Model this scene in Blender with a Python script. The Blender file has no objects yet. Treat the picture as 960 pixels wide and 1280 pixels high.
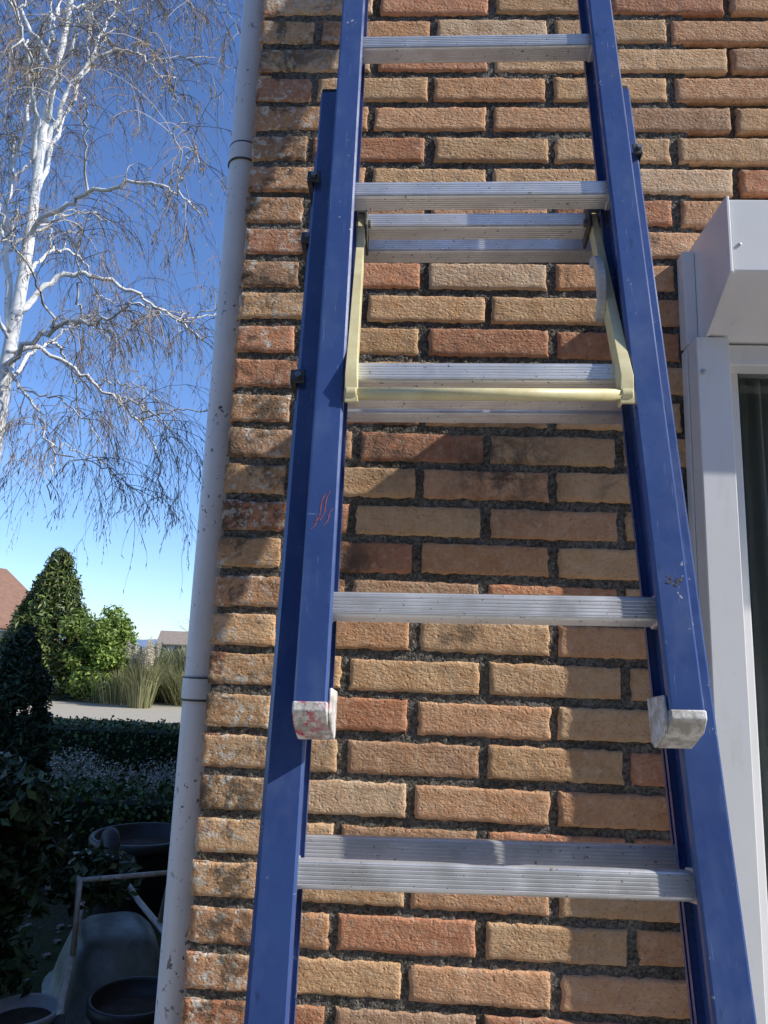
import bpy, math, random
import numpy as np
from mathutils import Matrix, Vector, noise, Euler

random.seed(7); rng=np.random.default_rng(7)
scene=bpy.context.scene
scene.view_settings.view_transform='Standard'; scene.view_settings.look='None'; scene.view_settings.exposure=0
COL=scene.collection

# ------------------------------------------------------------------ helpers
def link(o,parent=None):
    COL.objects.link(o)
    if parent is not None: o.parent=parent
    return o
def empty(name,loc=(0,0,0),mat=None):
    e=bpy.data.objects.new(name,None); e.empty_display_size=.1
    COL.objects.link(e)
    if mat is not None: e.matrix_world=mat
    else: e.location=loc
    return e
def mesh_obj(name,verts,faces,mat=None,parent=None,smooth=False,cols=None):
    me=bpy.data.meshes.new(name)
    me.from_pydata([tuple(v) for v in verts] if not isinstance(verts,np.ndarray) else verts.tolist(),[],faces if not isinstance(faces,np.ndarray) else faces.tolist())
    if cols is not None:
        a=me.color_attributes.new('Col','FLOAT_COLOR','POINT')
        c=np.ones((len(verts),4),dtype=np.float32); c[:,:3]=np.asarray(cols)[:,:3]
        a.data.foreach_set('color',c.ravel())
    if smooth: me.polygons.foreach_set('use_smooth',[True]*len(me.polygons))
    me.update()
    o=bpy.data.objects.new(name,me)
    if mat: me.materials.append(mat)
    return link(o,parent)
class MB:
    """mesh accumulator"""
    def __init__(s): s.v=[];s.f=[];s.c=[]
    def add(s,vs,fs,c=None):
        b=len(s.v); s.v+= [tuple(v) for v in vs]; s.f+=[tuple(i+b for i in f) for f in fs]
        if c is not None: s.c+=[c]*len(vs)
    def box(s,x0,x1,y0,y1,z0,z1,c=None):
        s.add([(x0,y0,z0),(x1,y0,z0),(x1,y1,z0),(x0,y1,z0),(x0,y0,z1),(x1,y0,z1),(x1,y1,z1),(x0,y1,z1)],
              [(0,3,2,1),(4,5,6,7),(0,1,5,4),(1,2,6,5),(2,3,7,6),(3,0,4,7)],c)
    def prism(s,poly,axis,a0,a1,c=None):
        n=len(poly)
        def P(p,a):
            return {'x':(a,p[0],p[1]),'y':(p[0],a,p[1]),'z':(p[0],p[1],a)}[axis]
        s.add([P(p,a0) for p in poly]+[P(p,a1) for p in poly],
              [tuple(range(n))[::-1],tuple(range(n,2*n))]+[(i,(i+1)%n,n+(i+1)%n,n+i) for i in range(n)],c)
    def tube(s,pts,rad,n=6,c=None,cap=True):
        pts=[Vector(p) for p in pts]
        if not hasattr(rad,'__len__'): rad=[rad]*len(pts)
        vs=[];fs=[]
        up=Vector((0.13,0.21,1)).normalized()
        for i,p in enumerate(pts):
            t=(pts[min(i+1,len(pts)-1)]-pts[max(i-1,0)]).normalized()
            a=t.cross(up)
            if a.length<.05: a=t.cross(Vector((1,0,0)))
            a.normalize(); b=t.cross(a)
            for k in range(n):
                w=2*math.pi*k/n
                vs.append(p+(a*math.cos(w)+b*math.sin(w))*rad[i])
        for i in range(len(pts)-1):
            for k in range(n):
                fs.append((i*n+k,i*n+(k+1)%n,(i+1)*n+(k+1)%n,(i+1)*n+k))
        if cap: fs+=[tuple(range(n))[::-1],tuple((len(pts)-1)*n+k for k in range(n))]
        s.add(vs,fs,c)
    def obj(s,name,mat=None,parent=None,smooth=False,bevel=0,seg=2,autos=False):
        o=mesh_obj(name,s.v,s.f,mat,parent,smooth,s.c if s.c else None)
        if bevel:
            m=o.modifiers.new('b','BEVEL');m.width=bevel;m.segments=seg;m.limit_method='ANGLE';m.angle_limit=math.radians(35)
            o.data.polygons.foreach_set('use_smooth',[True]*len(o.data.polygons)); m.harden_normals=True
        return o

class Mat:
    def __init__(s,name,rough=.6,metal=0,col=(.5,.5,.5),spec=.5):
        s.m=bpy.data.materials.new(name); s.m.use_nodes=True; s.t=s.m.node_tree
        s.b=s.t.nodes['Principled BSDF']; s.b.inputs['Roughness'].default_value=rough; s.b.inputs['Metallic'].default_value=metal
        s.b.inputs['Base Color'].default_value=(*col,1); s.b.inputs['Specular IOR Level'].default_value=spec
        s.co=s.N('ShaderNodeTexCoord')
    def N(s,k,**kw):
        n=s.t.nodes.new(k)
        for a,b in kw.items(): setattr(n,a,b)
        return n
    def L(s,a,b): s.t.links.new(a,b)
    def pos(s,scale=(1,1,1)):
        mp=s.N('ShaderNodeMapping'); mp.inputs['Scale'].default_value=scale; s.L(s.co.outputs['Object'],mp.inputs['Vector']); return mp.outputs[0]
    def noise(s,scale,detail=4,rough=.6,vec=None,dist=0):
        n=s.N('ShaderNodeTexNoise'); n.inputs['Scale'].default_value=scale;n.inputs['Detail'].default_value=detail;n.inputs['Roughness'].default_value=rough;n.inputs['Distortion'].default_value=dist
        s.L(vec if vec is not None else s.co.outputs['Object'],n.inputs['Vector']); return n.outputs['Fac']
    def vor(s,scale,vec=None,feature='F1'):
        n=s.N('ShaderNodeTexVoronoi',feature=feature); n.inputs['Scale'].default_value=scale
        s.L(vec if vec is not None else s.co.outputs['Object'],n.inputs['Vector']); return n.outputs['Distance']
    def near(s,p,r0,r1):
        n=s.N('ShaderNodeVectorMath',operation='DISTANCE'); n.inputs[1].default_value=p; s.L(s.co.outputs['Object'],n.inputs[0])
        return s.ramp(n.outputs['Value'],r0,r1,1,0)
    def ramp(s,fac,a,b,va=0,vb=1):
        n=s.N('ShaderNodeMapRange'); n.clamp=True
        n.inputs['From Min'].default_value=a;n.inputs['From Max'].default_value=b;n.inputs['To Min'].default_value=va;n.inputs['To Max'].default_value=vb
        s.L(fac,n.inputs['Value']); return n.outputs[0]
    def math(s,op,a,b=None,):
        n=s.N('ShaderNodeMath',operation=op)
        for i,v in enumerate((a,b)):
            if v is None: continue
            if isinstance(v,(int,float)): n.inputs[i].default_value=v
            else: s.L(v,n.inputs[i])
        return n.outputs[0]
    def mix(s,fac,a,b,mode='MIX'):
        n=s.N('ShaderNodeMix',data_type='RGBA',blend_type=mode)
        for sock,v in ((n.inputs[0],fac),(n.inputs[6],a),(n.inputs[7],b)):
            if isinstance(v,(int,float)): sock.default_value=v
            elif isinstance(v,tuple): sock.default_value=(*v,1)
            else: s.L(v,sock)
        return n.outputs[2]
    def attr(s):
        n=s.N('ShaderNodeAttribute',attribute_name='Col'); return n.outputs['Color']
    def color(s,c): s.L(c,s.b.inputs['Base Color'])
    def rough(s,c): s.L(c,s.b.inputs['Roughness'])
    def bump(s,h,dist=.002,strength=1,prev=None):
        n=s.N('ShaderNodeBump'); n.inputs['Distance'].default_value=dist;n.inputs['Strength'].default_value=strength
        s.L(h,n.inputs['Height'])
        if prev is not None: s.L(prev,n.inputs['Normal'])
        s.L(n.outputs[0],s.b.inputs['Normal']); return n.outputs[0]
    def sep(s):
        n=s.N('ShaderNodeSeparateXYZ'); s.L(s.co.outputs['Object'],n.inputs[0]); return n.outputs

# ------------------------------------------------------------------ materials
def mat_brick():
    M=Mat('brick',.9,spec=.2)
    c=M.attr()
    n1=M.noise(28,3,.65); n2=M.noise(190,2,.6)
    c=M.mix(M.ramp(n1,.38,.72,0,.75),c,M.mix(1.0,c,(.82,.66,.55),'MULTIPLY'))
    c=M.mix(M.ramp(n2,.54,.70,0,.45),c,M.mix(1.0,c,(.52,.43,.36),'MULTIPLY'))
    c=M.mix(M.ramp(M.noise(80,2,.5),.54,.72,0,.4),c,(.76,.57,.38))
    big=M.noise(5.5,4,.72,dist=.6)
    c=M.mix(M.ramp(big,.60,.70,0,.65),c,(.12,.095,.07))
    fine=M.noise(24,4,.75,dist=.3)
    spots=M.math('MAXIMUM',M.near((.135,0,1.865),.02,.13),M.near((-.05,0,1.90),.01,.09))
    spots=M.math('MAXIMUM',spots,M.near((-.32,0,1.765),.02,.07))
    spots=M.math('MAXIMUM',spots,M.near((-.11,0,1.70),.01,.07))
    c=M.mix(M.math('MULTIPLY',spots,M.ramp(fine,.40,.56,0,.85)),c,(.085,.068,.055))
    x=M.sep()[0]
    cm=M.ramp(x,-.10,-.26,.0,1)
    low=M.noise(8,2)
    li=M.math('MULTIPLY',M.ramp(M.noise(60,3,.75),.52,.59),M.ramp(low,.40,.55))
    c=M.mix(M.math('MULTIPLY',li,M.math('ADD',M.math('MULTIPLY',cm,.85),.06)),c,(.72,.68,.58))
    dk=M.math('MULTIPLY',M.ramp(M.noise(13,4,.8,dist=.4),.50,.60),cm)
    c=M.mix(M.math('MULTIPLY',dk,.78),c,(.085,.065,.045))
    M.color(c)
    v=M.pos((1,1,2.2))
    h=M.math('ADD',M.noise(70,4,.75,v),M.math('MULTIPLY',n2,.45))
    h=M.math('ADD',h,M.ramp(M.vor(95),.0,.25,-.4,0))
    M.bump(h,.0056,.9)
    return M.m
def mat_mortar():
    M=Mat('mortar',.95,spec=.2)
    c=M.mix(M.ramp(M.noise(170,3,.8),.38,.68),(.085,.078,.066),(.33,.30,.25))
    c=M.mix(M.ramp(M.noise(12,2),.4,.65),c,M.mix(1.0,c,(.62,.60,.56),'MULTIPLY'))
    M.color(c)
    h=M.math('ADD',M.noise(140,3,.75),M.ramp(M.vor(190),0,.5,0,.9))
    M.bump(h,.005,.9)
    return M.m
def mat_blue():
    M=Mat('blue_paint',.32,spec=.55)
    base=M.mix(M.ramp(M.noise(6,3,.6),.3,.7),(.036,.070,.205),(.050,.095,.262))
    c=M.mix(M.ramp(M.noise(22,3,.7,M.pos((1,1,.5))),.50,.85,0,.30),base,(.20,.26,.38))
    sc=M.ramp(M.noise(14,3,.8,M.pos((22,22,1.0)),dist=.3),.64,.72,0,.5)
    c=M.mix(sc,c,(.28,.35,.52))
    sc2=M.ramp(M.noise(10,3,.8,M.pos((3,3,20)),dist=.8),.72,.75,0,.65)
    c=M.mix(sc2,c,(.36,.42,.56))
    ch=M.math('MULTIPLY',M.ramp(M.noise(95,2,.7),.67,.70),M.ramp(M.noise(7,2),.56,.64))
    c=M.mix(ch,c,(.5,.5,.5))
    d=M.ramp(M.noise(60,3,.8,M.pos((1,1,.35))),.64,.74,0,.5)
    c=M.mix(d,c,(.018,.02,.03))
    M.color(c); M.rough(M.ramp(M.noise(18,3),.3,.7,.20,.40))
    M.bump(M.noise(90,2,.6),.0004,.4)
    return M.m
def mat_alu():
    M=Mat('aluminium',.38,metal=.6)
    c=M.mix(M.ramp(M.noise(30,3,.6,M.pos((.6,1,1))),.4,.75),(.82,.81,.79),(.66,.65,.62))
    sp=M.ramp(M.noise(150,2,.7),.65,.70,0,.8)
    c=M.mix(sp,c,(.10,.075,.055))
    c=M.mix(M.ramp(M.noise(11,3,.7),.58,.78,0,.45),c,(.32,.29,.25))
    M.color(c); M.rough(M.ramp(M.noise(30,3),.3,.7,.26,.50))
    M.L(M.ramp(sp,0,.8,.6,0),M.b.inputs['Metallic'])
    M.bump(M.noise(120,2,.6,M.pos((.3,1,1))),.0003,.4)
    return M.m
def mat_simple(name,c1,c2,scale=20,rough=.6,bump=0,metal=0,spec=.5,bscale=None):
    M=Mat(name,rough,metal,spec=spec)
    M.color(M.mix(M.ramp(M.noise(scale,4,.65),.32,.7),c1,c2))
    if bump: M.bump(M.noise(bscale or scale*4,3,.65),bump,.8)
    return M.m
def mat_leaf(name,trans=.25,rough=.5):
    M=Mat(name,rough,spec=.4); M.color(M.attr())
    if trans:
        tr=M.N('ShaderNodeBsdfTranslucent'); M.L(M.attr(),tr.inputs[0])
        mx=M.N('ShaderNodeMixShader'); mx.inputs[0].default_value=trans
        M.L(M.b.outputs[0],mx.inputs[1]); M.L(tr.outputs[0],mx.inputs[2])
        M.L(mx.outputs[0],M.t.nodes['Material Output'].inputs[0])
    return M.m
def mat_pipe():
    M=Mat('painted_pipe',.45)
    c=M.mix(M.ramp(M.noise(5,3),.3,.7),(.84,.84,.84),(.74,.75,.76))
    sp=M.math('MULTIPLY',M.ramp(M.noise(85,3,.6,M.pos((1,1,.8))),.625,.645),M.ramp(M.noise(4.5,2),.46,.58))
    c=M.mix(sp,c,(.05,.045,.04))
    c=M.mix(M.ramp(M.noise(40,4,.7,M.pos((1,1,.12))),.52,.8,0,.4),c,(.45,.46,.45))
    M.color(c); M.bump(M.noise(60,3),.0005,.5); return M.m
def mat_footcap():
    M=Mat('worn_footcap',.7)
    c=M.mix(M.ramp(M.noise(60,5,.7),.4,.6),(.80,.78,.72),(.40,.37,.32))
    z=M.sep()
    red=M.math('MULTIPLY',M.ramp(M.noise(70,4,.7),.50,.55),M.ramp(z[0],-.155,-.185,0,1))
    c=M.mix(red,c,(.55,.05,.10)); M.color(c); M.bump(M.noise(150,4),.0014,.8); return M.m
BRICK=mat_brick(); MORTAR=mat_mortar(); BLUE=mat_blue(); ALU=mat_alu(); PIPE=mat_pipe()
CREAM=mat_simple('cream_steel',(.86,.77,.44),(.68,.58,.30),30,.40,.0003)
STEEL=mat_simple('dark_steel',(.05,.055,.05),(.16,.15,.13),70,.5,.0006,.5)
ZINC=mat_simple('zinc_bolt',(.35,.34,.32),(.2,.18,.15),90,.45,.0004,.8)
def mat_white():
    M=Mat('white_aluminium_frame',.36)
    c=M.mix(M.ramp(M.noise(6,3),.3,.7),(.88,.87,.85),(.81,.80,.77))
    c=M.mix(M.ramp(M.noise(30,4,.75,M.pos((1,1,.25))),.55,.8,0,.3),c,(.45,.40,.33))
    M.color(c); return M.m
WHITEF=mat_white()
GREYPL=mat_simple('white_plastic',(.66,.66,.63),(.5,.49,.45),30,.5,.0004)
RUBBER=mat_simple('black_rubber',(.018,.018,.018),(.04,.04,.038),25,.7,.001)
BLACKP=mat_simple('black_plastic',(.010,.011,.013),(.025,.025,.025),12,.5,.0008)
SOILM=mat_simple('soil',(.030,.022,.015),(.07,.052,.035),14,.95,.02,bscale=30)
CAPM=mat_footcap()

# ------------------------------------------------------------------ brick house
house=empty('brick_house')
PX=.218; PZ=.0624; Z0=1.460-PZ*23.5
JT=.0115; XC=-.328; TOP=5.2
NC=int((TOP-Z0)/PZ)
def brick_color():
    r=random.random()
    if r<.38: c=(.73,.475,.265)
    elif r<.70: c=(.72,.42,.235)
    elif r<.86: c=(.66,.33,.19)
    elif r<.95: c=(.52,.33,.205)
    else: c=(.75,.54,.35)
    k=random.uniform(.82,1.08); j=random.uniform(-.015,.015)
    return (c[0]*k+j,c[1]*k,c[2]*k-j*.5)
class BrickSet:
    def __init__(s): s.V=[];s.F=[];s.C=[];s.n=0
    def patch(s,u0,u1,z0,z1,place,hi,col):
        """one brick face shell: u along wall, d = depth (negative = proud)"""
        nx,nz=(max(6,int((u1-u0)/.0085)),9) if hi else (3,2)
        us=np.linspace(0,1,nx+1); vs=np.linspace(0,1,nz+1)
        if hi:
            us=np.concatenate([[0,.006,.02],np.linspace(.05,.95,nx-3),[.98,.994,1]]); vs=np.array([0,.03,.09,.2,.35,.5,.65,.8,.91,.97,1.])
        du=u1-u0;dz=z1-z0
        gu,gv=np.meshgrid(us,vs,indexing='ij'); A,B=gu.shape
        U=u0+gu*du; Z=z0+gv*dz; D=np.zeros_like(U)
        if hi:
            r=.005
            e=np.minimum(np.minimum(gu,1-gu)*du,np.minimum(gv,1-gv)*dz); t=np.clip(1-e/r,0,1)
            D+=r*(1-np.sqrt(np.clip(1-t*t,0,1)))
            sd=random.uniform(0,90); tilt=random.uniform(-.0014,.0014);tz=random.uniform(-.001,.001);off=random.uniform(-.0014,.0012)
            D+=tilt*(gu-.5)*2+tz*(gv-.5)*2+off
            for i in range(A):
                for j in range(B):
                    p=Vector((U[i,j]*38+sd,Z[i,j]*60,sd))
                    n=noise.noise(p); n2=noise.noise(p*3.1)
                    D[i,j]+=-.0015*n-.0011*n2
                    ed=t[i,j]
                    if ed>0:
                        w=noise.noise(Vector((U[i,j]*70+sd,Z[i,j]*70,5)))+.5*noise.noise(Vector((U[i,j]*200,Z[i,j]*200,sd)))
                        cu=(gu[i,j]-.5);cv=(gv[i,j]-.5)
                        if min(gu[i,j],1-gu[i,j])*du<r: U[i,j]-=np.sign(cu)*(.0012+.0034*w)*ed
                        if min(gv[i,j],1-gv[i,j])*dz<r: Z[i,j]-=np.sign(cv)*(.0008+.0030*w)*ed
        idx=np.arange(A*B).reshape(A,B)
        pts=np.stack([U.ravel(),D.ravel(),Z.ravel()],1)
        q=np.stack([idx[:-1,:-1],idx[1:,:-1],idx[1:,1:],idx[:-1,1:]],-1).reshape(-1,4)
        ring=list(idx[:,0])+list(idx[-1,1:])+list(idx[-2::-1,-1])+list(idx[0,-2:0:-1])
        rp=pts[ring].copy(); rp[:,1]+=.022
        n0=len(pts); m=len(ring)
        rq=np.array([(ring[i],n0+i,n0+(i+1)%m,ring[(i+1)%m]) for i in range(m)])
        pts=np.vstack([pts,rp]); P=place(pts)
        s.V.append(P); s.F.append(np.vstack([q,rq])+s.n); s.C.append(np.tile(col,(len(P),1))); s.n+=len(P)
    def obj(s,name):
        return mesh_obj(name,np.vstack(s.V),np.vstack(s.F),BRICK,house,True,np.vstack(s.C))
WX0,WX1,WZ0,WZ1=.462,2.35,.12,2.20
front=lambda p: p[:,[0,1,2]]
def side(p): return np.stack([XC+p[:,1],p[:,0],p[:,2]],1)
B1=BrickSet();B2=BrickSet()
HX=8.0; HY=10.0
for k in range(NC):
    z0=Z0+k*PZ+JT/2; z1=Z0+(k+1)*PZ-JT/2; zc=(z0+z1)/2
    odd=(k%2==1)
    x=XC; first=True
    while x<HX:
        w=(PX/2 if (odd and first) else PX)
        a=x+(0 if first else JT/2); b=x+w-JT/2
        segs=[(a,b)]
        if WZ0-.02<zc<WZ1+.02:
            ns=[]
            for (p,q) in segs:
                if q<=WX0 or p>=WX1: ns.append((p,q))
                else:
                    if p<WX0-.02: ns.append((p,WX0))
                    if q>WX1+.02: ns.append((WX1,q))
            segs=ns
        for (p,q) in segs:
            hi=(.85<zc<2.95 and p<.85)
            jz=random.uniform(-.0014,.0014) if hi else 0; jx=random.uniform(-.0025,.0025) if (hi and not first) else 0
            c=brick_color()
            B1.patch(p+jx+(random.uniform(-.002,.003) if first else 0),q+jx,z0+jz,z1+jz,front,hi,c)
        x+=w; first=False
    y=0; first=True
    while y<HY:
        w=(PX/2 if (not odd and first) else PX)
        a=y+(0.001 if first else JT/2); b=y+w-JT/2
        B2.patch(a,b,z0,z1,side,(.85<zc<2.95 and y<.3),brick_color())
        x+=w; y+=w; first=False
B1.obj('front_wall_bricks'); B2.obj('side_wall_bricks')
nx,nz=150,520
gx=np.linspace(XC+.005,WX0,nx);gz=np.linspace(.85,2.95,nz)
V=[];F=[]
for i in range(nx):
    for j in range(nz):
        X=gx[i];Zz=gz[j]
        V.append((X,.0048-.0026*noise.noise(Vector((X*90,0,Zz*90)))-.0018*noise.noise(Vector((X*260,3,Zz*260))),Zz))
for i in range(nx-1):
    for j in range(nz-1):
        a=i*nz+j;F.append((a,a+nz,a+nz+1,a+1))
mesh_obj('mortar_joints',V,F,MORTAR,house,True)
mb=MB(); i_=.012
mb.box(XC+i_-.006,WX0-.001,i_,.30,0,TOP)
mb.box(WX0-.001,WX1,i_,.30,WZ1,TOP); mb.box(WX0-.001,WX1,i_,.30,0,WZ0); mb.box(WX1,HX,i_,.30,0,TOP)
mb.box(XC+.006,XC+.3,.301,HY,0,TOP); mb.box(XC+.3,HX,HY-.3,HY-.001,0,TOP); mb.box(HX-.3,HX-.001,.301,HY-.301,0,TOP)
mb.obj('wall_core',MORTAR,house)
TILE=mat_simple('roof_tiles',(.12,.05,.035),(.2,.09,.06),8,.8,.01)
mb=MB(); o=.45; e=TOP+.12
x0,x1,y0,y1=XC-o*.6,HX+o,-.35,HY+o; rz=TOP+1.7; ya=(y0+y1)/2; rx0,rx1=x0+3.6,x1-3.6
V=[(x0,y0,e),(x1,y0,e),(x1,y1,e),(x0,y1,e),(rx0,ya,rz),(rx1,ya,rz)]
mb.add(V,[(0,1,5,4),(1,2,5),(2,3,4,5),(3,0,4)]); mb.obj('roof',TILE,house)
mb=MB(); mb.box(x0+.01,x1-.01,y0+.01,y1-.01,TOP+.001,TOP+.118); mb.obj('eaves_board',WHITEF,house)

# window: guide rails, shutter box, frame, glass, curtain
win=empty('window'); win.parent=house
mb=MB()
mb.box(.437,.489,-.056,.004,.10,2.076); mb.box(2.32,2.372,-.056,.004,.10,2.076)
mb.obj('shutter_guide_rails',WHITEF,win,bevel=.002)
mb=MB(); mb.box(.489,.494,-.034,.004,.10,2.076); mb.box(.4335,.4365,-.020,.002,.10,2.07)
mb.obj('guide_inner_lips',WHITEF,win,bevel=.001)
mb=MB()
prof=[(-.002,2.256),(-.154,2.256),(-.154,2.137),(-.060,2.080),(-.002,2.080)]
mb.prism(prof,'x',.458,2.352); mb.obj('roller_shutter_box',WHITEF,win,bevel=.0025)
prof2=[(-.001,2.260),(-.157,2.260),(-.157,2.134),(-.062,2.077),(-.001,2.077)]
mb=MB(); mb.prism(prof2,'x',.4525,.4575); mb.obj('shutter_box_end_plate',WHITEF,win,bevel=.0012)
mb=MB(); mb.box(.4325,.4520,-.026,.003,2.0765,2.244); mb.obj('shutter_box_side_strip',WHITEF,win,bevel=.0015)
mb=MB()
mb.tube([(.446,-.0585,2.015),(.446,-.054,2.015)],.0045,12)
mb.tube([(.4700,-.1560,2.18),(.4700,-.153,2.18)],.0026,10)
mb.obj('rivets',GREYPL,win,True)
mb=MB()
mb.box(.494,.53,.012,.07,.14,2.12);mb.box(2.28,2.32,.012,.07,.14,2.12);mb.box(.53,2.28,.012,.07,2.055,2.12);mb.box(.53,2.28,.012,.07,.14,.20)
mb.box(1.38,1.45,.012,.07,.20,2.055)
mb.box(.4945,2.32,-.028,.011,2.040,2.0762)
mb.box(.44,2.37,-.04,.01,.06,.099)
mb.obj('window_frame',WHITEF,win,bevel=.003)
G=Mat('glass',.02,col=(.8,.85,.85)); G.b.inputs['Transmission Weight'].default_value=1; G.b.inputs['IOR'].default_value=1.5
mb=MB(); mb.box(.531,1.379,.036,.040,.201,2.054); mb.box(1.451,2.279,.036,.040,.201,2.054); mb.obj('window_glass',G.m,win)
mb=MB(); mb.box(.5295,.5385,.030,.0355,.2,2.055); mb.obj('glazing_gasket',RUBBER,win)
CUR=mat_simple('curtain_fabric',(.70,.71,.68),(.58,.59,.56),5,.9)
n=200; V=[];F=[]
for i in range(n+1):
    X=.575+i*.0030; yy=.12+.022*math.sin(i*.55)+.008*math.sin(i*1.3)
    V+=[(X,yy,.2),(X,yy,2.1)]
for i in range(n): F.append((2*i,2*i+2,2*i+3,2*i+1))
mesh_obj('curtain',V,F,CUR,win,True)
DARK=mat_simple('interior_wall',(.10,.09,.08),(.07,.065,.06),3,.9)
mb=MB(); mb.box(.31,HX-.31,3.0,3.05,0,2.6); mb.box(-.02,HX-.31,.31,3.0,2.55,2.6); mb.box(-.02,HX-.31,.31,3.0,.0,.05); mb.box(-.02,.0,.31,3.0,.05,2.55); mb.obj('interior_room',DARK,house)

# downpipe on the side wall
dp=empty('drainpipe',(-.361,.080,0))
def lathe(mb,prof,n=40,c=None,cx=0,cy=0):
    vs=[];fs=[]
    for r,z in prof:
        for k in range(n):
            w=2*math.pi*k/n; vs.append((cx+r*math.cos(w),cy+r*math.sin(w),z))
    for i in range(len(prof)-1):
        for k in range(n): fs.append((i*n+k,i*n+(k+1)%n,(i+1)*n+(k+1)%n,(i+1)*n+k))
    mb.add(vs,fs,c)
mb=MB(); lathe(mb,[(.028,.03),(.028,TOP-.01)]); mb.obj('pipe',PIPE,dp,True)
for z in (1.49,2.497,3.6,.4):
    mb=MB(); lathe(mb,[(.0285,z-.020),(.0300,z-.020),(.0305,z-.014),(.0305,z+.010),(.030,z+.013),(.0285,z+.013)]); mb.obj('bracket_ring',PIPE,dp)
    mb=MB(); lathe(mb,[(.0283,z-.0235),(.0308,z-.0235),(.0308,z-.0205),(.0283,z-.0205)]); lathe(mb,[(.0283,z+.0135),(.0305,z+.0135),(.0305,z+.0155),(.0283,z+.0155)]); mb.box(.026,.045,-.006,.006,z-.012,z+.004); mb.obj('bracket_clip',STEEL,dp)

# ------------------------------------------------------------------ ladder
Lm=Matrix.Translation((.0775,-.412,1.600))@Matrix.Rotation(math.radians(-10.8),4,'X')@Matrix.Rotation(-.0185,4,'Y')
lad=empty('extension_ladder',mat=Lm)
SD=.056
def stile(mb,xi,sgn,yc,s0,s1,w):
    """channel profile, open towards the rungs; xi inner face, sgn direction to outside"""
    h=SD/2; b=.0025; r=.0015; e=.012; q=.009
    p=[(b,-h),(w-b,-h),(w,-h+b),(w,-h+e),(w-r,-h+e+.002),(w-r,h-e-.002),(w,h-e),(w,h-b),(w-b,h),(b,h),(0,h-b),(0,h-.009),(.002,h-.0075),(q,h-.0065),(q,-h+.0065),(.002,-h+.0075),(0,-h+.009),(0,-h+b)]
    poly=[(xi+sgn*a,yc+c) for a,c in p]
    if sgn<0: poly=poly[::-1]
    mb.prism(poly,'z',s0,s1)
RA,RB=.0135,.0135
def rung(mb,xa,xb,yc,s):
    a,b,r=RA,RB,.005
    P=[]
    N=44
    g=lambda i:(.0006 if (i%6 in(2,3)) and 3<i<N-3 else 0)
    for side_ in range(4):
        for i in range(N+1):
            t=-1+2*i/N
            if side_==0: q=(-a+g(i), b*t)
            elif side_==1: q=(a*t, b-(g(i) if i<26 else 0))
            elif side_==2: q=(a-g(i), -b*t)
            else: q=(-a*t,-b+g(i))
            y,z=q; ey=a-r;ez=b-r
            if abs(y)>ey and abs(z)>ez:
                v=Vector((abs(y)-ey,abs(z)-ez)); m=v.length
                if m>r: v*=r/m
                y=math.copysign(ey+v.x,y); z=math.copysign(ez+v.y,z)
            P.append((yc+y,s+z))
    Q=[P[0]]
    for p in P[1:]:
        if (p[0]-Q[-1][0])**2+(p[1]-Q[-1][1])**2>1e-10: Q.append(p)
    mb.prism(Q[::-1],'x',xa,xb)
def collar(mb,x0,x1,yc,s):
    a,b=RA+.0022,RB+.0022
    mb.prism([(yc-a,s-b+.005),(yc-a+.005,s-b),(yc+a-.005,s-b),(yc+a,s-b+.005),(yc+a,s+b-.005),(yc+a-.005,s+b),(yc-a+.005,s+b),(yc-a,s+b-.005)],'x',x0,x1)
def section(nm,hw,w,yc,s0,s1,ks,pitch,phase):
    m=MB(); stile(m,-hw,-1,yc,s0,s1,w); m.obj(nm+'_left_stile',BLUE,lad)
    m=MB(); stile(m,hw,1,yc,s0,s1,w); m.obj(nm+'_right_stile',BLUE,lad)
    for k in ks:
        s=phase+k*pitch; hh=hw+.0095
        m=MB(); rung(m,-hh,hh,yc,s); m.obj(nm+'_rung',ALU,lad)
        m=MB(); collar(m,-hh+.0008,-hh+.007,yc,s); collar(m,hh-.007,hh-.0008,yc,s); m.obj(nm+'_rung_collars',ALU,lad,bevel=.001)
section('fly_section',.163,.033,0,-.104,2.02,range(0,8),.2805,.003)
section('middle_section',.190,.038,.060,-1.60,.800,range(-5,3),.274,.020)
section('base_section',.205,.036,.119,-1.62,.740,range(-5,3),.2705,.037)
# end plugs of the fly section
for sg in (-1,1):
    m=MB(); xi=sg*.163; xo=sg*(.163+.033); a,b=min(xi,xo)-.0006,max(xi,xo)+.0006
    pr=[(-.0290,-.098),(-.0290,-.107),(-.016,-.119),(.020,-.130),(.0285,-.126),(.0285,-.098)]
    m.prism(pr,'x',a,b)
    a,b=sorted((xi-sg*.0045,xi-sg*.0004)); m.prism([(-.022,-.084),(-.024,-.108),(-.012,-.121),(.020,-.130),(.027,-.124),(.027,-.080)],'x',a,b)
    m.obj('foot_cap',CAPM,lad,bevel=.0022,seg=3)
for hw,w,yc in ((.190,.038,.06),(.205,.036,.119)):
    for sg in (-1,1):
        m=MB(); a,b=sorted((sg*hw,sg*(hw+w))); m.box(a-.002,b+.002,yc-.030,yc+.030,-1.635,-1.59); m.obj('rubber_foot',RUBBER,lad,bevel=.004)
        m=MB(); t=.801 if yc<.1 else .741; m.box(a+.001,b-.001,yc-.027,yc+.027,t-.001,t+.008); m.obj('top_plug',RUBBER,lad,bevel=.002)
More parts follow.
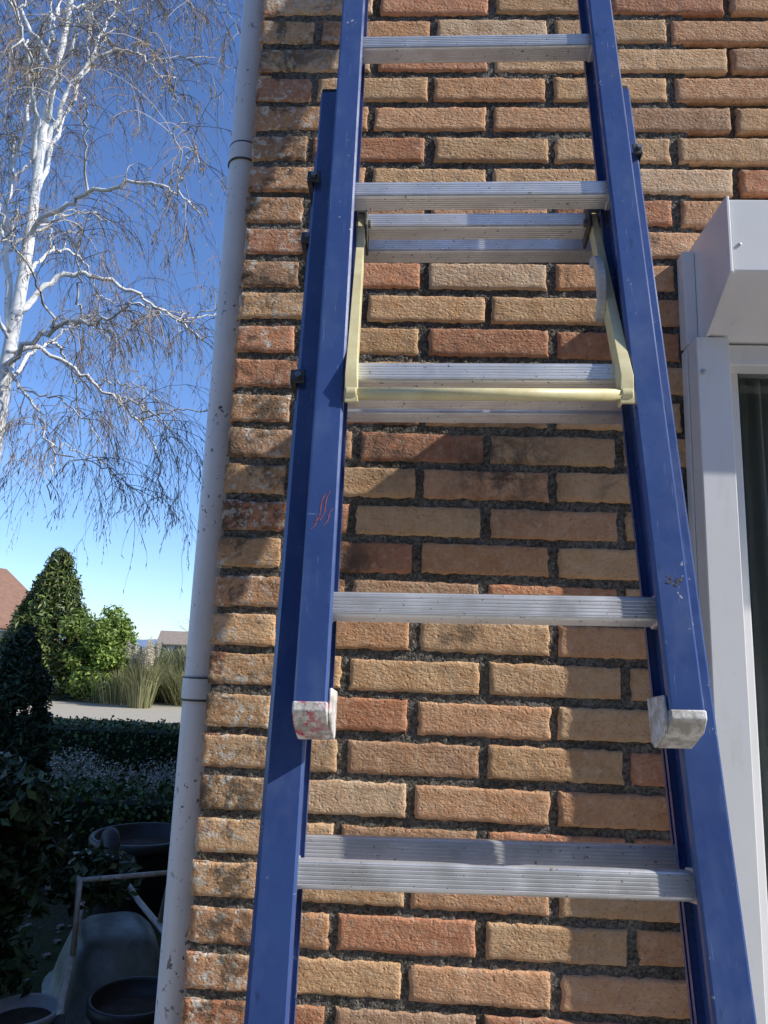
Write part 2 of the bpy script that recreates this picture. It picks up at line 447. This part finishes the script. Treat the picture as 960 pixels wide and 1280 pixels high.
# cream latch hook
m=MB(); BS=.2440; BY=-.028
for sg in (-1,1):
    xt=sg*.159; xb=sg*.1535
    pts=[(.052,.575),(.042,.550),(.012,.42),(-.016,.30),(BY,.262),(BY+.002,.232)]
    wid=[.008,.009,.010,.011,.011,.006]
    n=len(pts); vs=[];fs=[]
    for i,(y,s) in enumerate(pts):
        t=i/(n-1); x=xt+(xb-xt)*t
        d=Vector(pts[min(i+1,n-1)])-Vector(pts[max(i-1,0)]); d.normalize(); nr=Vector((-d.y,d.x))*wid[i]
        A=(y+nr.x,s+nr.y);Bq=(y-nr.x,s-nr.y)
        if A[0]>Bq[0]: A,Bq=Bq,A
        fw=.0042+.0035*t
        vs+=[(x-sg*fw,A[0],A[1]),(x+sg*fw,A[0],A[1]),(x+sg*fw,A[0]+.003,A[1]),(x-sg*(fw-.003),A[0]+.003,A[1]),(x-sg*(fw-.003),Bq[0],Bq[1]),(x-sg*fw,Bq[0],Bq[1])]
    for i in range(n-1):
        for k in range(6): fs.append((6*i+k,6*i+(k+1)%6,6*i+6+(k+1)%6,6*i+6+k))
    fs+=[(0,1,2,3,4,5),tuple(6*(n-1)+k for k in range(6))]
    m.add(vs,fs)
m.obj('latch_hook_arms',CREAM,lad,bevel=.0008)
m=MB(); m.tube([(-.153,BY,BS),(.153,BY,BS)],.0072,16); m.obj('latch_cross_bar',CREAM,lad,True)
m=MB()
for sg in (-1,1): m.tube([(sg*.148,BY,BS),(sg*.160,BY,BS)],.0088,14)
m.obj('latch_bar_collars',CREAM,lad,bevel=.001)
m=MB()
for sg in (-1,1):
    x0_,x1_=sorted((sg*.150,sg*.188))
    m.box(x0_,x1_,.030,.034,.566,.590); m.box(x0_,x0_+.004,.030,.075,.540,.590); m.box(x1_-.004,x1_,.030,.075,.530,.590)
    m.box(sg*.172-.003,sg*.172+.003,.020,.034,.53,.60)
m.obj('latch_mounting_brackets',STEEL,lad,bevel=.001)
m=MB()
for sg in (-1,1): m.tube([(sg*.146,.046,.560),(sg*.172,.046,.560)],.0062,6)
m.obj('latch_pivot_bolts',ZINC,lad)
m=MB(); arc=[];inner=[]
for i in range(19):
    w=-math.pi/2+math.pi*i/18; arc.append((.020-.034*math.cos(w),.425+.048*math.sin(w))); inner.append((.023-.025*math.cos(w),.425+.038*math.sin(w)))
for i in range(18): m.prism([arc[i],arc[i+1],inner[i+1],inner[i]],'x',.1415,.1505)
m.prism(inner,'x',.147,.1485)
m.obj('cord_guide',GREYPL,lad,bevel=.0008)
for sg,lst in ((-1,((.625,.030,.080,.228),(.570,.088,.140,.241),(.30,.03,.07,.228))),(1,((.672,.030,.075,.228),))):
    for s,y0_,y1_,xo in lst:
        k=.008 if sg<0 else .003
        m=MB(); X=sg*xo; a,b=sorted((X+sg*.001,X+sg*k)); m.box(a,b,y0_-.006,y1_,s-.009,s+.009)
        a,b=sorted((X-sg*.010,X+sg*k)); m.box(a,b,y0_-.0075,y0_-.0035 if y0_<.05 else y0_-.002,s-.009,s+.009); m.obj('guide_clamp',STEEL,lad,bevel=.001)
        m=MB(); m.tube([(X-sg*.002,y0_-.012,s),(X-sg*.002,y0_-.007,s)],.0042,6); m.obj('clamp_bolt',ZINC,lad)
REDM=mat_simple('red_mark',(.40,.10,.09),(.22,.09,.12),120,.7)
m=MB()
for dx,ds,l in ((0,.0,.035),(.005,.004,.034),(.009,-.002,.02),(-.004,-.006,.016)):
    vs=[]
    for i in range(9):
        t=i/8; x=-.186+dx+.010*t+.0015*math.sin(t*6); s=.085+ds+l*t
        w=.0003+.0005*abs(math.sin(t*9+dx*300))
        vs+=[(x-w,-SD/2-.0003,s),(x+w,-SD/2-.0003,s)]
    m.add(vs,[(2*i,2*i+1,2*i+3,2*i+2) for i in range(8)])
m.obj('crayon_marks',REDM,lad)
m=MB()
for i in range(26):
    x=.182+random.gauss(0,.005); s=.028+random.gauss(0,.003); r=random.uniform(.0005,.0018)
    m.add([(x+r*math.cos(t)*random.uniform(.6,1.3),-SD/2-.0003-.00001*i,s+r*math.sin(t)*random.uniform(.5,1.2)) for t in [k*1.047 for k in range(6)]],[(0,1,2,3,4,5)])
m.obj('paint_chips',STEEL,lad)

# ------------------------------------------------------------------ ground etc.
def ground_mat():
    M=Mat('garden_ground',.95,spec=.2)
    c=M.mix(M.ramp(M.noise(.6,4),.42,.58),(.055,.075,.022),(.085,.070,.045))
    c=M.mix(M.ramp(M.noise(40,4,.7),.4,.65),c,M.mix(1.0,c,(.5,.5,.45),'MULTIPLY')); M.color(c); M.bump(M.noise(35,4,.7),.03,.8); return M.m
S=3000
mesh_obj('ground',[(-S,-S,0),(S,-S,0),(S,S,0),(-S,S,0)],[(0,1,2,3)],ground_mat())
GRAV=mat_simple('gravel',(.50,.44,.33),(.38,.33,.25),60,.95,.01,bscale=90)
mesh_obj('gravel_road',[(-40,15.6,.004),(12,14.6,.004),(12,20.2,.004),(-40,21.5,.004)],[(0,1,2,3)],GRAV)
PAVE=mat_simple('concrete_paving',(.53,.48,.41),(.42,.38,.32),20,.9,.003)  # out-of-view paving, made pale and wide to bounce sunlight onto the wall
mb=MB()
for i in range(-8,17):
    for j in range(0,12):
        x=i*.505;y=-.31-j*.405; mb.box(x+.003,x+.502,y-.402,y-.003,-.03,.022+random.uniform(0,.002))
mb.obj('bounce_paving',PAVE)

def leaves(name,centers,radii,N,size,cols,mat,parent=None,aspect=.5,shell=.5,flat=0,zmin=.02,stretch=(1,1,1)):
    """leaf cloud: diamond leaves distributed over several ellipsoidal clumps"""
    centers=np.array(centers,float);radii=np.array(radii,float)
    if radii.ndim==1: radii=np.stack([radii]*3,1)
    w=(radii.prod(1))**(2/3); idx=rng.choice(len(centers),N,p=w/w.sum())
    d=rng.normal(size=(N,3)); d/=np.linalg.norm(d,axis=1)[:,None]
    r=(shell+(1-shell)*rng.random(N)**.7)*(1+.12*rng.normal(size=N))
    P=centers[idx]+d*radii[idx]*r[:,None]
    keep=P[:,2]>zmin; P=P[keep];d=d[keep];idx=idx[keep];r=r[keep];N=len(P)
    nr=d*.6+rng.normal(size=(N,3))*.6; nr[:,2]+=.35; nr/=np.linalg.norm(nr,axis=1)[:,None]
    t=rng.normal(size=(N,3)); t[:,2]*=(1-flat); a=np.cross(nr,t); a/=np.linalg.norm(a,axis=1)[:,None]; b=np.cross(nr,a)
    s=size*(.6+.8*rng.random(N))[:,None]
    V=np.stack([P-a*s*.5,P+b*s*aspect*.5+nr*s*.08,P+a*s*.5,P-b*s*aspect*.5+nr*s*.08],1).reshape(-1,3)
    F=np.arange(4*N).reshape(N,4)
    cl=rng.random(len(centers))*.5+.7
    cols=np.array(cols); ci=rng.integers(0,len(cols),N)
    C=cols[ci]*(cl[idx]*(.7+.6*rng.random(N)))[:,None]
    C=np.repeat(C,4,0)
    return mesh_obj(name,V,F,mat,parent,False,C)
LEAF=mat_leaf('leaf',.2); LEAFD=mat_leaf('leaf_dark',0,.42); DRY=mat_leaf('dry_grass_blades',.25,.8)
CORE=mat_simple('shrub_core',(.012,.018,.008),(.022,.028,.014),6,1)
BARK=mat_simple('bark',(.07,.05,.035),(.13,.10,.07),12,.95,.01)

# --- birch
D=7.0
tx,ty=-.614*D,-1.19+D
rnd=random.Random(5)
tree=empty('birch_tree',(tx,ty,0))
W=MB();T=MB()
white=(.80,.78,.74);grey=(.42,.37,.31);brown=(.24,.17,.12)
def bez(p,n=14):
    p=[Vector(q) for q in p]; p=[p[0]*2-p[1]]+p+[p[-1]*2-p[-2]]; out=[]
    for i in range(1,len(p)-2):
        for k in range(n):
            t=k/n; out.append(.5*((2*p[i])+(p[i+1]-p[i-1])*t+(2*p[i-1]-5*p[i]+4*p[i+1]-p[i+2])*t*t+(-p[i-1]+3*p[i]-3*p[i+1]+p[i+2])*t**3))
    out.append(p[-2]); return out
def twig(p,d,l,r,depth):
    pts=[p.copy()]; n=6; d=d.normalized()
    for i in range(n):
        d=(d+Vector((rnd.gauss(0,.13),rnd.gauss(0,.13),-.15-.05*i))).normalized()
        pts.append(pts[-1]+d*l/n)
    T.tube(pts,[r*(1-.7*i/n) for i in range(n+1)],3,brown if r<.0042 else grey,cap=False)
    if depth>0:
        for i in range(rnd.randint(3,4)):
            k=rnd.randint(1,n-1); dd=(pts[k+1]-pts[k]).normalized()+Vector((rnd.gauss(0,.5),rnd.gauss(0,.5),rnd.gauss(-.02,.3)))
            twig(pts[k],dd,l*rnd.uniform(.35,.7),max(.0022,r*.65),depth-1)
    else:
        for k in range(2,n+1):
            if rnd.random()<.4:
                q=pts[k]; T.tube([q,q+Vector((rnd.gauss(0,.012),rnd.gauss(0,.012),-.035))],[.004,.002],3,(.28,.22,.10),cap=False)
def limb(cp,r0,dens=1.0,sub=True):
    P=bez(cp,7); n=len(P)
    for i in range(1,n-1): P[i]=P[i]+Vector((rnd.gauss(0,.018),rnd.gauss(0,.018),rnd.gauss(0,.018)))
    R=[r0*.78*(1-.88*(i/(n-1))**.75)+.003 for i in range(n)]
    W.tube(P,R,7,white if sub else (.64,.61,.56))
    Ltot=sum((P[i+1]-P[i]).length for i in range(n-1))
    m=int(Ltot*7.5*dens)
    for j in range(m):
        t=rnd.uniform(.15,1)**.8; k=min(n-2,int(t*(n-1))); d=(P[k+1]-P[k]).normalized()
        dd=d*.8+Vector((rnd.gauss(0,.6),rnd.gauss(0,.6),rnd.gauss(.3,.5)))
        twig(P[k],dd,rnd.uniform(.45,1.2)*(1.15-.4*t),rnd.uniform(.0035,.0055),2 if rnd.random()<.5 else 1)
    if sub:
        for j in range(int(Ltot*1.5)):
            t=rnd.uniform(.2,.9); k=min(n-2,int(t*(n-1))); d=(P[k+1]-P[k]).normalized()
            dd=(d+Vector((rnd.gauss(0,.5),rnd.gauss(0,.5),rnd.uniform(.0,.8)))).normalized(); l=rnd.uniform(.7,1.4)
            q=P[k]; limb([q,q+dd*l*.35+Vector((0,0,.08)),q+dd*l*.7+Vector((0,0,.05)),q+dd*l+Vector((0,0,-.18*l))],R[k]*.7,.75,False)
tr=[(0,0,0),(-.05,0,1.2),(.0,0,2.6),(-.02,.05,4.2),(.06,0,5.6),(.05,.0,7.2),(.12,.05,8.8),(.1,0,11.2)]
P=bez(tr,8); n=len(P); W.tube(P,[.105*(1-.88*i/(n-1))+.006 for i in range(n)],12,white)
def rel(r,q,dy=0):
    d=D+dy; return (r*d-tx, -1.19+d-ty, 1.55+q*d)
limb([rel(-.612,.56),rel(-.604,.618,-.1),rel(-.536,.676,-.3),rel(-.463,.696,-.5),rel(-.393,.69,-.6),rel(-.346,.65,-.7)],.045)
limb([rel(-.613,.47),rel(-.55,.54,.2),rel(-.483,.537,.3),rel(-.406,.50,.4),rel(-.361,.473,.5),rel(-.322,.447,.5)],.045)
limb([rel(-.613,.40),rel(-.546,.46,-.3),rel(-.476,.473,-.5),rel(-.43,.50,-.6),rel(-.39,.485,-.7)],.036)
limb([rel(-.613,.42),rel(-.565,.425,.1),rel(-.489,.384,.2),rel(-.424,.335,.3),rel(-.377,.277,.4),rel(-.359,.20,.4)],.034)
limb([rel(-.613,.40),rel(-.59,.37,-.3),rel(-.553,.33,-.4),rel(-.527,.265,-.5),rel(-.52,.20,-.5)],.026)
limb([rel(-.606,.75),rel(-.563,.895,.1),rel(-.50,.94,.2),rel(-.447,.91,.3),rel(-.397,.85,.3)],.035)
limb([rel(-.606,.66),rel(-.58,.80,.4),rel(-.545,.92,.6),rel(-.51,1.05,.8),rel(-.47,1.12,.9)],.04)
limb([rel(-.612,.45),rel(-.640,.60,.1),rel(-.645,.75,.2),rel(-.62,.95,.3),rel(-.60,1.15,.4)],.05)
limb([rel(-.606,.80),rel(-.58,.95,-.3),rel(-.52,1.07,-.5),rel(-.44,1.08,-.6),rel(-.38,1.0,-.7)],.03)
for i in range(9):
    a=rnd.uniform(math.pi*.3,math.pi*1.7); z=rnd.uniform(3.4,9.5); l=rnd.uniform(1.3,2.4)*(1.15-z/14)
    dx,dy=math.cos(a),math.sin(a)
    limb([(0,0,z),(dx*l*.3,dy*l*.3,z+.45*l),(dx*l*.65,dy*l*.65,z+.65*l),(dx*l,dy*l,z+.5*l),(dx*l*1.2,dy*l*1.2,z+.15*l)],.032,.7)
MT=Mat('birch_bark',.7); c=MT.attr()
c=MT.mix(MT.ramp(MT.noise(7,4,.7,MT.pos((1,1,3.5))),.61,.67,0,.8),c,(.07,.06,.05)); MT.color(c)
W.obj('trunk_and_limbs',MT.m,tree,True)
mt2=Mat('birch_twigs',.8); mt2.color(mt2.attr()); T.obj('twigs',mt2.m,tree)

# --- hedges
def hedge(name,x0,x1,y0,y1,h,N,size,cols):
    e=empty(name,((x0+x1)/2,(y0+y1)/2,0)); cx,cy=e.location.x,e.location.y
    x0-=cx;x1-=cx;y0-=cy;y1-=cy
    mb=MB(); mb.box(x0+.06,x1-.06,y0+.06,y1-.06,0,h-.06); mb.obj('hedge_core',CORE,e)
    P=np.stack([rng.uniform(x0,x1,N),rng.uniform(y0,y1,N),rng.uniform(.02,h,N)],1)
    f=rng.integers(0,5,N); P[f==0,2]=h; P[f==1,1]=y0; P[f==2,0]=x1; P[f==3,1]=y1; P[f==4,0]=x0
    P+=rng.normal(size=P.shape)*.025
    nr=rng.normal(size=P.shape);nr/=np.linalg.norm(nr,axis=1)[:,None];t=rng.normal(size=P.shape);a=np.cross(nr,t);a/=np.linalg.norm(a,axis=1)[:,None];b=np.cross(nr,a)
    s=size*(.6+.8*rng.random(N))[:,None]
    V=np.stack([P-a*s*.5,P+b*s*.3,P+a*s*.5,P-b*s*.3],1).reshape(-1,3)
    C=np.repeat(np.array(cols)[rng.integers(0,len(cols),N)]*(.6+.7*rng.random(N))[:,None],4,0)
    mesh_obj('hedge_leaves',V,np.arange(4*N).reshape(N,4),LEAFD,e,False,C)
GR=[(.07,.12,.034),(.10,.16,.042),(.05,.09,.026)]
hedge('garden_hedge',-4.6,-1.2,4.3,4.9,.50,12000,.045,GR)
hedge('garden_hedge',-8.5,-2.0,8.3,9.0,.56,18000,.05,GR)
hedge('sky_blocker_hedge',-9,7,-7.2,-5.8,5.5,24000,.17,[(.03,.055,.02),(.045,.075,.024)])  # unseen hedge behind the camera, added to cut sky fill on the wall
leaves('heather_plants',[(-3.2+random.uniform(-1.4,1.6),6.6+random.uniform(-1,1),.20) for _ in range(24)],[(.35,.3,.22)]*24,14000,.03,[(.40,.38,.32),(.24,.27,.16),(.55,.52,.46)],LEAFD,shell=.3)
def conif(cx,cy,H,R,n,N,size,cols,name,mat=LEAFD):
    e=empty(name,(cx,cy,0))
    mb=MB(); mb.tube([(0,0,0),(0,0,H*.9)],[.06*H/3,.01],8); mb.obj('trunk',BARK,e)
    C=[];Rr=[]
    for i in range(n):
        t=random.random()**.8; z=.06*H+t*H*.9; a=random.uniform(0,6.28); rr=R*(1-t)**.75
        C.append((math.cos(a)*rr*.62,math.sin(a)*rr*.62,z)); k=R*random.uniform(.16,.3)*(1.1-.6*t); Rr.append((k,k,k*1.25))
    leaves('foliage',C,Rr,N,size,cols,mat,e,aspect=.3,shell=.35)
    return e
PG=[(.05,.085,.042),(.075,.12,.055),(.032,.06,.03)]
conif(-3.25,4.9,1.75,.62,50,20000,.06,PG,'pine_shrub')
conif(-4.3,5.6,1.60,.7,40,13000,.06,PG,'pine_shrub')
conif(-10.9,20.8,4.5,1.85,110,22000,.19,[(.11,.15,.035),(.16,.19,.045),(.055,.085,.025)],'cypress_tree')
conif(-12.8,23,3.2,1.4,70,12000,.17,[(.07,.11,.035),(.09,.13,.04)],'cypress_tree')
e=empty('laurel_bush',(-9.0,20.3,0))
leaves('foliage',[(random.gauss(0,.40),random.gauss(0,.5),random.uniform(.4,2.7)) for _ in range(40)],[(.36,.36,.34)]*40,13000,.13,[(.20,.29,.05),(.14,.22,.04),(.26,.33,.065)],LEAF,e,shell=.3)
def grass(name,cx,cy,n,h,r,cols,plumes=0,base=.3):
    e=empty(name,(cx,cy,0)); V=[];C=[]
    for i in range(n):
        a=random.uniform(0,6.28);b=random.uniform(0,base);x,y=math.cos(a)*b,math.sin(a)*b; l=h*random.uniform(.6,1.1);o=random.uniform(.1,1)*r
        dx,dy=math.cos(a)*o,math.sin(a)*o; w=.012; px_,py_=-math.sin(a)*w,math.cos(a)*w
        c=random.choice(cols);k=random.uniform(.7,1.2)
        V+=[(x-px_,y-py_,0),(x+px_,y+py_,0),(x+dx*.4+px_,y+dy*.4+py_,l*.7),(x+dx*.4-px_,y+dy*.4-py_,l*.7),(x+dx,y+dy,l)]
        C+=[tuple(q*k for q in c)]*5
    F=[]
    for i in range(n): q=5*i;F+=[(q,q+1,q+2,q+3),(q+3,q+2,q+4)]
    mesh_obj('blades',V,F,DRY,e,False,C)
    if plumes:
        cs=[];rs=[]
        m=MB()
        for i in range(plumes):
            a=random.uniform(0,6.28);b=random.uniform(.1,.5);z=h*random.uniform(1.05,1.4);cs.append((math.cos(a)*b,math.sin(a)*b,z));rs.append((.08,.08,.26)); m.tube([(0,0,.2),(math.cos(a)*b,math.sin(a)*b,z)],.008,4,(.4,.33,.2))
        m.obj('plume_stalks',DRY,e)
        leaves('plumes',cs,rs,plumes*350,.05,[(.84,.76,.60),(.72,.64,.48)],DRY,e,aspect=.3,shell=.0)
grass('pampas_grass',-7.2,18.6,1000,1.15,.55,[(.36,.34,.16),(.44,.40,.22),(.24,.26,.11)],20)
for (x,y,h) in ((-8.3,21.8,1.5),(-6.2,22.2,1.6),(-5.4,21.7,1.9),(-7.2,23.4,1.7),(-9.6,22.6,1.4),(-4.2,22.3,1.5),(-6.8,21.2,1.2),(-6.1,20.2,1.0),(-8.2,19.9,.9)):
    grass('reed_clump',x,y,700,h,.9,[(.30,.30,.12),(.42,.38,.20),(.20,.23,.09)],0,.9)
mt=Mat('bare_twigs',.9);mt.color(mt.attr())
for bx,by,hh in ((-6.3,22.0,1.35),(-5.3,23.0,1.2),(-4.5,21.0,1.0)):
    e=empty('bare_shrub',(bx,by,0)); m=MB()
    def bs(p,d,l,r,dep):
        q=p+d*l; m.tube([p,(p+q)/2+Vector((random.gauss(0,.03),0,0)),q],[r,r*.8,r*.6],3,(.32,.26,.19),cap=False)
        if dep:
            for _ in range(4): bs(p+d*l*random.uniform(.5,1),(d+Vector((random.gauss(0,.35),random.gauss(0,.35),random.gauss(.1,.2)))).normalized(),l*.7,r*.6,dep-1)
    for _ in range(6): bs(Vector((random.gauss(0,.2),random.gauss(0,.2),0)),Vector((random.gauss(0,.25),random.gauss(0,.25),1)).normalized(),hh,.02,3)
    m.obj('stems',mt.m,e)
# foreground flowering shrub
e=empty('viburnum_shrub',(-1.78,2.05,0))
cs=[(random.gauss(-.05,.15),random.gauss(.05,.25),random.uniform(.25,.98)) for _ in range(44)]
leaves('foliage',cs,[(.15,.15,.13)]*44,11000,.062,[(.055,.095,.036),(.08,.13,.045),(.11,.17,.06),(.038,.065,.026)],LEAFD,e,aspect=.5,shell=.25)
cs=[(c[0]+random.gauss(0,.1),c[1]-.08+random.gauss(0,.1),c[2]+random.uniform(.02,.14)) for c in random.choices(cs,k=50)]
leaves('flower_clusters',cs,[(.028,.028,.018)]*50,3600,.011,[(.85,.78,.78),(.74,.52,.54),(.85,.82,.8)],LEAF,e,aspect=.9,shell=.1)
m=MB()
for _ in range(26): 
    c=random.choice(cs); m.tube([(random.gauss(0,.05),random.gauss(0,.05),0),(c[0]*.5,c[1]*.5,c[2]*.5),tuple(c)],[.009,.006,.003],5)
m.obj('stems',BARK,e)

# --- wheelbarrow, lying upside down
wb=empty('wheelbarrow',mat=Matrix.Translation((-1.36,2.50,0))@Matrix.Rotation(math.radians(118),4,'Z'))
TRAY=mat_simple('galvanised_tray',(.26,.29,.26),(.12,.13,.11),10,.5,.001,.2)
TUBE=mat_simple('worn_white_tube',(.72,.70,.63),(.45,.38,.30),25,.5)
m=MB(); rings=[(.36,.27,0.0),(.37,.28,.012),(.34,.255,.012),(.30,.225,.12),(.245,.18,.24),(.20,.14,.275),(.10,.07,.285)]
vs=[];fs=[];nn=28
for a,b,z in rings:
    for k in range(nn):
        w=2*math.pi*k/nn; cx=math.copysign(abs(math.cos(w))**.6,math.cos(w));sy=math.copysign(abs(math.sin(w))**.6,math.sin(w)); vs.append((a*cx,b*sy,z))
for i in range(len(rings)-1):
    for k in range(nn): fs.append((i*nn+k,i*nn+(k+1)%nn,(i+1)*nn+(k+1)%nn,(i+1)*nn+k))
fs.append(tuple((len(rings)-1)*nn+k for k in range(nn)))
m.add(vs,fs); m.obj('tray',TRAY,wb,True)
m=MB()
for sg in (-1,1):
    m.tube([(.46,sg*.04,.42),(.25,sg*.13,.31),(-.25,sg*.19,.30),(-.62,sg*.25,.22),(-.80,sg*.26,.20)],.014,10)
    m.tube([(-.12,sg*.18,.30),(-.22,sg*.20,.56),(-.30,sg*.20,.56),(-.34,sg*.20,.29)],.012,10)
m.tube([(-.26,-.20,.56),(-.26,.20,.56)],.011,8); m.obj('tube_frame',TUBE,wb,True)
m=MB()
for sg in (-1,1): m.tube([(-.70,sg*.255,.21),(-.84,sg*.262,.198)],.019,10)
m.obj('handle_grips',RUBBER,wb,True)
m=MB(); vs=[];fs=[]; A,Bn=32,12
for i in range(A):
    for k in range(Bn):
        w=2*math.pi*i/A;v=2*math.pi*k/Bn; R=.15+.042*math.cos(v); vs.append((.46+R*math.cos(w),.042*math.sin(v),.42+R*math.sin(w)))
for i in range(A):
    for k in range(Bn): fs.append((i*Bn+k,((i+1)%A)*Bn+k,((i+1)%A)*Bn+(k+1)%Bn,i*Bn+(k+1)%Bn))
m.add(vs,fs); m.obj('tyre',RUBBER,wb,True)
m=MB(); m.tube([(.46,-.02,.42),(.46,.02,.42)],.11,24); m.tube([(.46,-.06,.42),(.46,.06,.42)],.012,10); m.obj('wheel_hub',TRAY,wb,bevel=.002)
def tub(name,x,y,r,h,mat,soil=True):
    e=empty(name,(x,y,0)); m=MB()
    lathe(m,[(r*.05,.004),(r*.72,.004),(r*.76,.02),(r*.93,h*.86),(r*.95,h*.88),(r*1.04,h*.88),(r*1.05,h*.90),(r*1.05,h*.98),(r*1.02,h),(r*.97,h),(r*.95,h*.97),(r*.88,h*.80),(r*.01,h*.79)],40); m.obj('tub',mat,e,True)
    if soil:
        m=MB(); lathe(m,[(r*.86,h*.815),(r*.5,h*.84),(.001,h*.85)],24); m.obj('potting_soil',SOILM,e,True)
    return e
tub('plant_tub',-.98,1.75,.16,.31,BLACKP)
tub('compost_barrel',-1.62,3.55,.30,.44,BLACKP)
tub('plant_pot',-1.42,1.80,.13,.22,mat_simple('grey_pot',(.50,.50,.49),(.36,.36,.35),15,.6,.001))
mb=MB()
for i in range(260):
    x=random.uniform(-3,-.45);y=random.uniform(1,4.2);r=random.uniform(.008,.03); z=r*.4
    vs=[(x+r*random.uniform(.7,1.2)*math.cos(w)*math.cos(e_),y+r*random.uniform(.7,1.2)*math.sin(w)*math.cos(e_),z+r*.6*math.sin(e_)) for e_ in (-.5,.5) for w in [q*1.256 for q in range(5)]]
    mb.add(vs,[(0,1,2,3,4)[::-1],(5,6,7,8,9)]+[(k,(k+1)%5,5+(k+1)%5,5+k) for k in range(5)])
mb.obj('pebbles',mat_simple('pebble',(.25,.23,.2),(.15,.14,.12),8,.9))

# --- background houses, hills
def bghouse(x,y,w,d,eave,ridge,wallc,roofc,rot=0,ax='x'):
    e=empty('brick_house',mat=Matrix.Translation((x,y,0))@Matrix.Rotation(math.radians(rot),4,'Z'))
    wm=mat_simple('bg_wall',wallc,tuple(q*.8 for q in wallc),30,.9); rm=mat_simple('bg_roof',roofc,tuple(q*.7 for q in roofc),3,.85,.02,bscale=8)
    m=MB(); m.box(-w/2,w/2,-d/2,d/2,0,eave)
    m.prism([(-d/2+.01,eave),(d/2-.01,eave),(0,ridge-.15)],'x',-w/2+.01,w/2-.01); m.obj('walls',wm,e)
    m=MB()
    for sg in (-1,1):
        s_=(ridge-eave)/(d/2); y_=sg*(d/2+.4); ze=eave-.4*s_
        m.add([(-w/2-.3,y_,ze),(w/2+.3,y_,ze),(w/2+.3,0,ridge),(-w/2-.3,0,ridge),(-w/2-.3,y_,ze+.15),(w/2+.3,y_,ze+.15),(w/2+.3,0,ridge+.15),(-w/2-.3,0,ridge+.15)],[(0,1,2,3),(4,5,6,7),(0,1,5,4),(1,2,6,5),(2,3,7,6),(3,0,4,7)])
    m.obj('roof',rm,e)
    m=MB(); m2=MB()
    for i in range(3):
        xx=-w/2+w*(i+.5)/3
        m.box(xx-.62,xx+.62,-d/2-.04,-d/2-.003,.85,2.25); m2.box(xx-.54,xx+.54,-d/2-.06,-d/2-.045,.93,2.17)
    m.obj('window_frames',WHITEF,e); g=Mat('bg_window_glass',.08,col=(.03,.04,.05)); m2.obj('window_panes',g.m,e)
    m=MB(); m.box(w*.2,w*.2+.7,-.35,.35,ridge-.4,ridge+.8); m.obj('chimney',wm,e)
bghouse(-27,40,9,9,2.6,6.0,(.40,.26,.19),(.30,.16,.10),80)
bghouse(-37,116,6,6,2.4,4.2,(.55,.47,.38),(.34,.27,.21),10)
V=[];F=[];n=120
for i in range(n+1):
    a=math.radians(95+i*70/n); R=1400
    h=18+12*noise.noise(Vector((i*.09,0,0)))+4*noise.noise(Vector((i*.4,0,0)))
    V+=[(math.cos(a)*R,math.sin(a)*R,0),(math.cos(a)*(R+150),math.sin(a)*(R+150),max(4,h)),(math.cos(a)*(R+400),math.sin(a)*(R+400),0)]
for i in range(n): q=3*i;F+=[(q,q+3,q+4,q+1),(q+1,q+4,q+5,q+2)]
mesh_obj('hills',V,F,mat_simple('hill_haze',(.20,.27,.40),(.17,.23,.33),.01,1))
cs=[];rs=[]
for i in range(70):
    x=random.uniform(-70,-8); y=75+random.uniform(0,20); r=random.uniform(.8,1.3); cs.append((x,y,r*.9)); rs.append((r*1.3,r,r*1.0))
leaves('distant_trees',cs,rs,20000,.4,[(.13,.15,.08),(.17,.17,.10),(.18,.16,.11)],LEAFD,shell=.3)

# ------------------------------------------------------------------ light, sky, camera
sd=Vector((.579,-.160,.475)).normalized()
el=math.asin(sd.z); az=math.atan2(sd.x,sd.y)
w=bpy.data.worlds.new('World'); scene.world=w; w.use_nodes=True; nt=w.node_tree
bg=nt.nodes['Background']; sk=nt.nodes.new('ShaderNodeTexSky'); sk.sky_type='NISHITA'; sk.sun_disc=False
sk.sun_elevation=el; sk.sun_rotation=az; sk.air_density=1.0; sk.dust_density=.2; sk.ozone_density=1.6; sk.altitude=0
hs=nt.nodes.new('ShaderNodeMix'); hs.data_type='RGBA'; hs.blend_type='MULTIPLY'; hs.inputs[0].default_value=1; hs.inputs[7].default_value=(.80,1.0,1.36,1)
nt.links.new(sk.outputs[0],hs.inputs[6]); nt.links.new(hs.outputs[2],bg.inputs[0]); bg.inputs[1].default_value=.15
sl=bpy.data.lights.new('sun','SUN'); sl.energy=5.0; sl.angle=math.radians(.5); sl.color=(1,.965,.90)
so=bpy.data.objects.new('sun',sl); link(so); so.rotation_euler=(-sd).to_track_quat('-Z','Y').to_euler(); so.location=(5,-3,8)

cam=bpy.data.cameras.new('camera'); co=bpy.data.objects.new('camera',cam); link(co); scene.camera=co
cam.sensor_fit='VERTICAL'; cam.sensor_height=36; cam.lens=36*924/1280; cam.clip_start=.02; cam.clip_end=6000
R=Matrix.Rotation(math.radians(2.8),4,'Z')@Matrix.Rotation(math.radians(101.1),4,'X')@Matrix.Rotation(math.radians(2.2),4,'Z')
co.matrix_world=Matrix.Translation((0,-1.19,1.55))@R
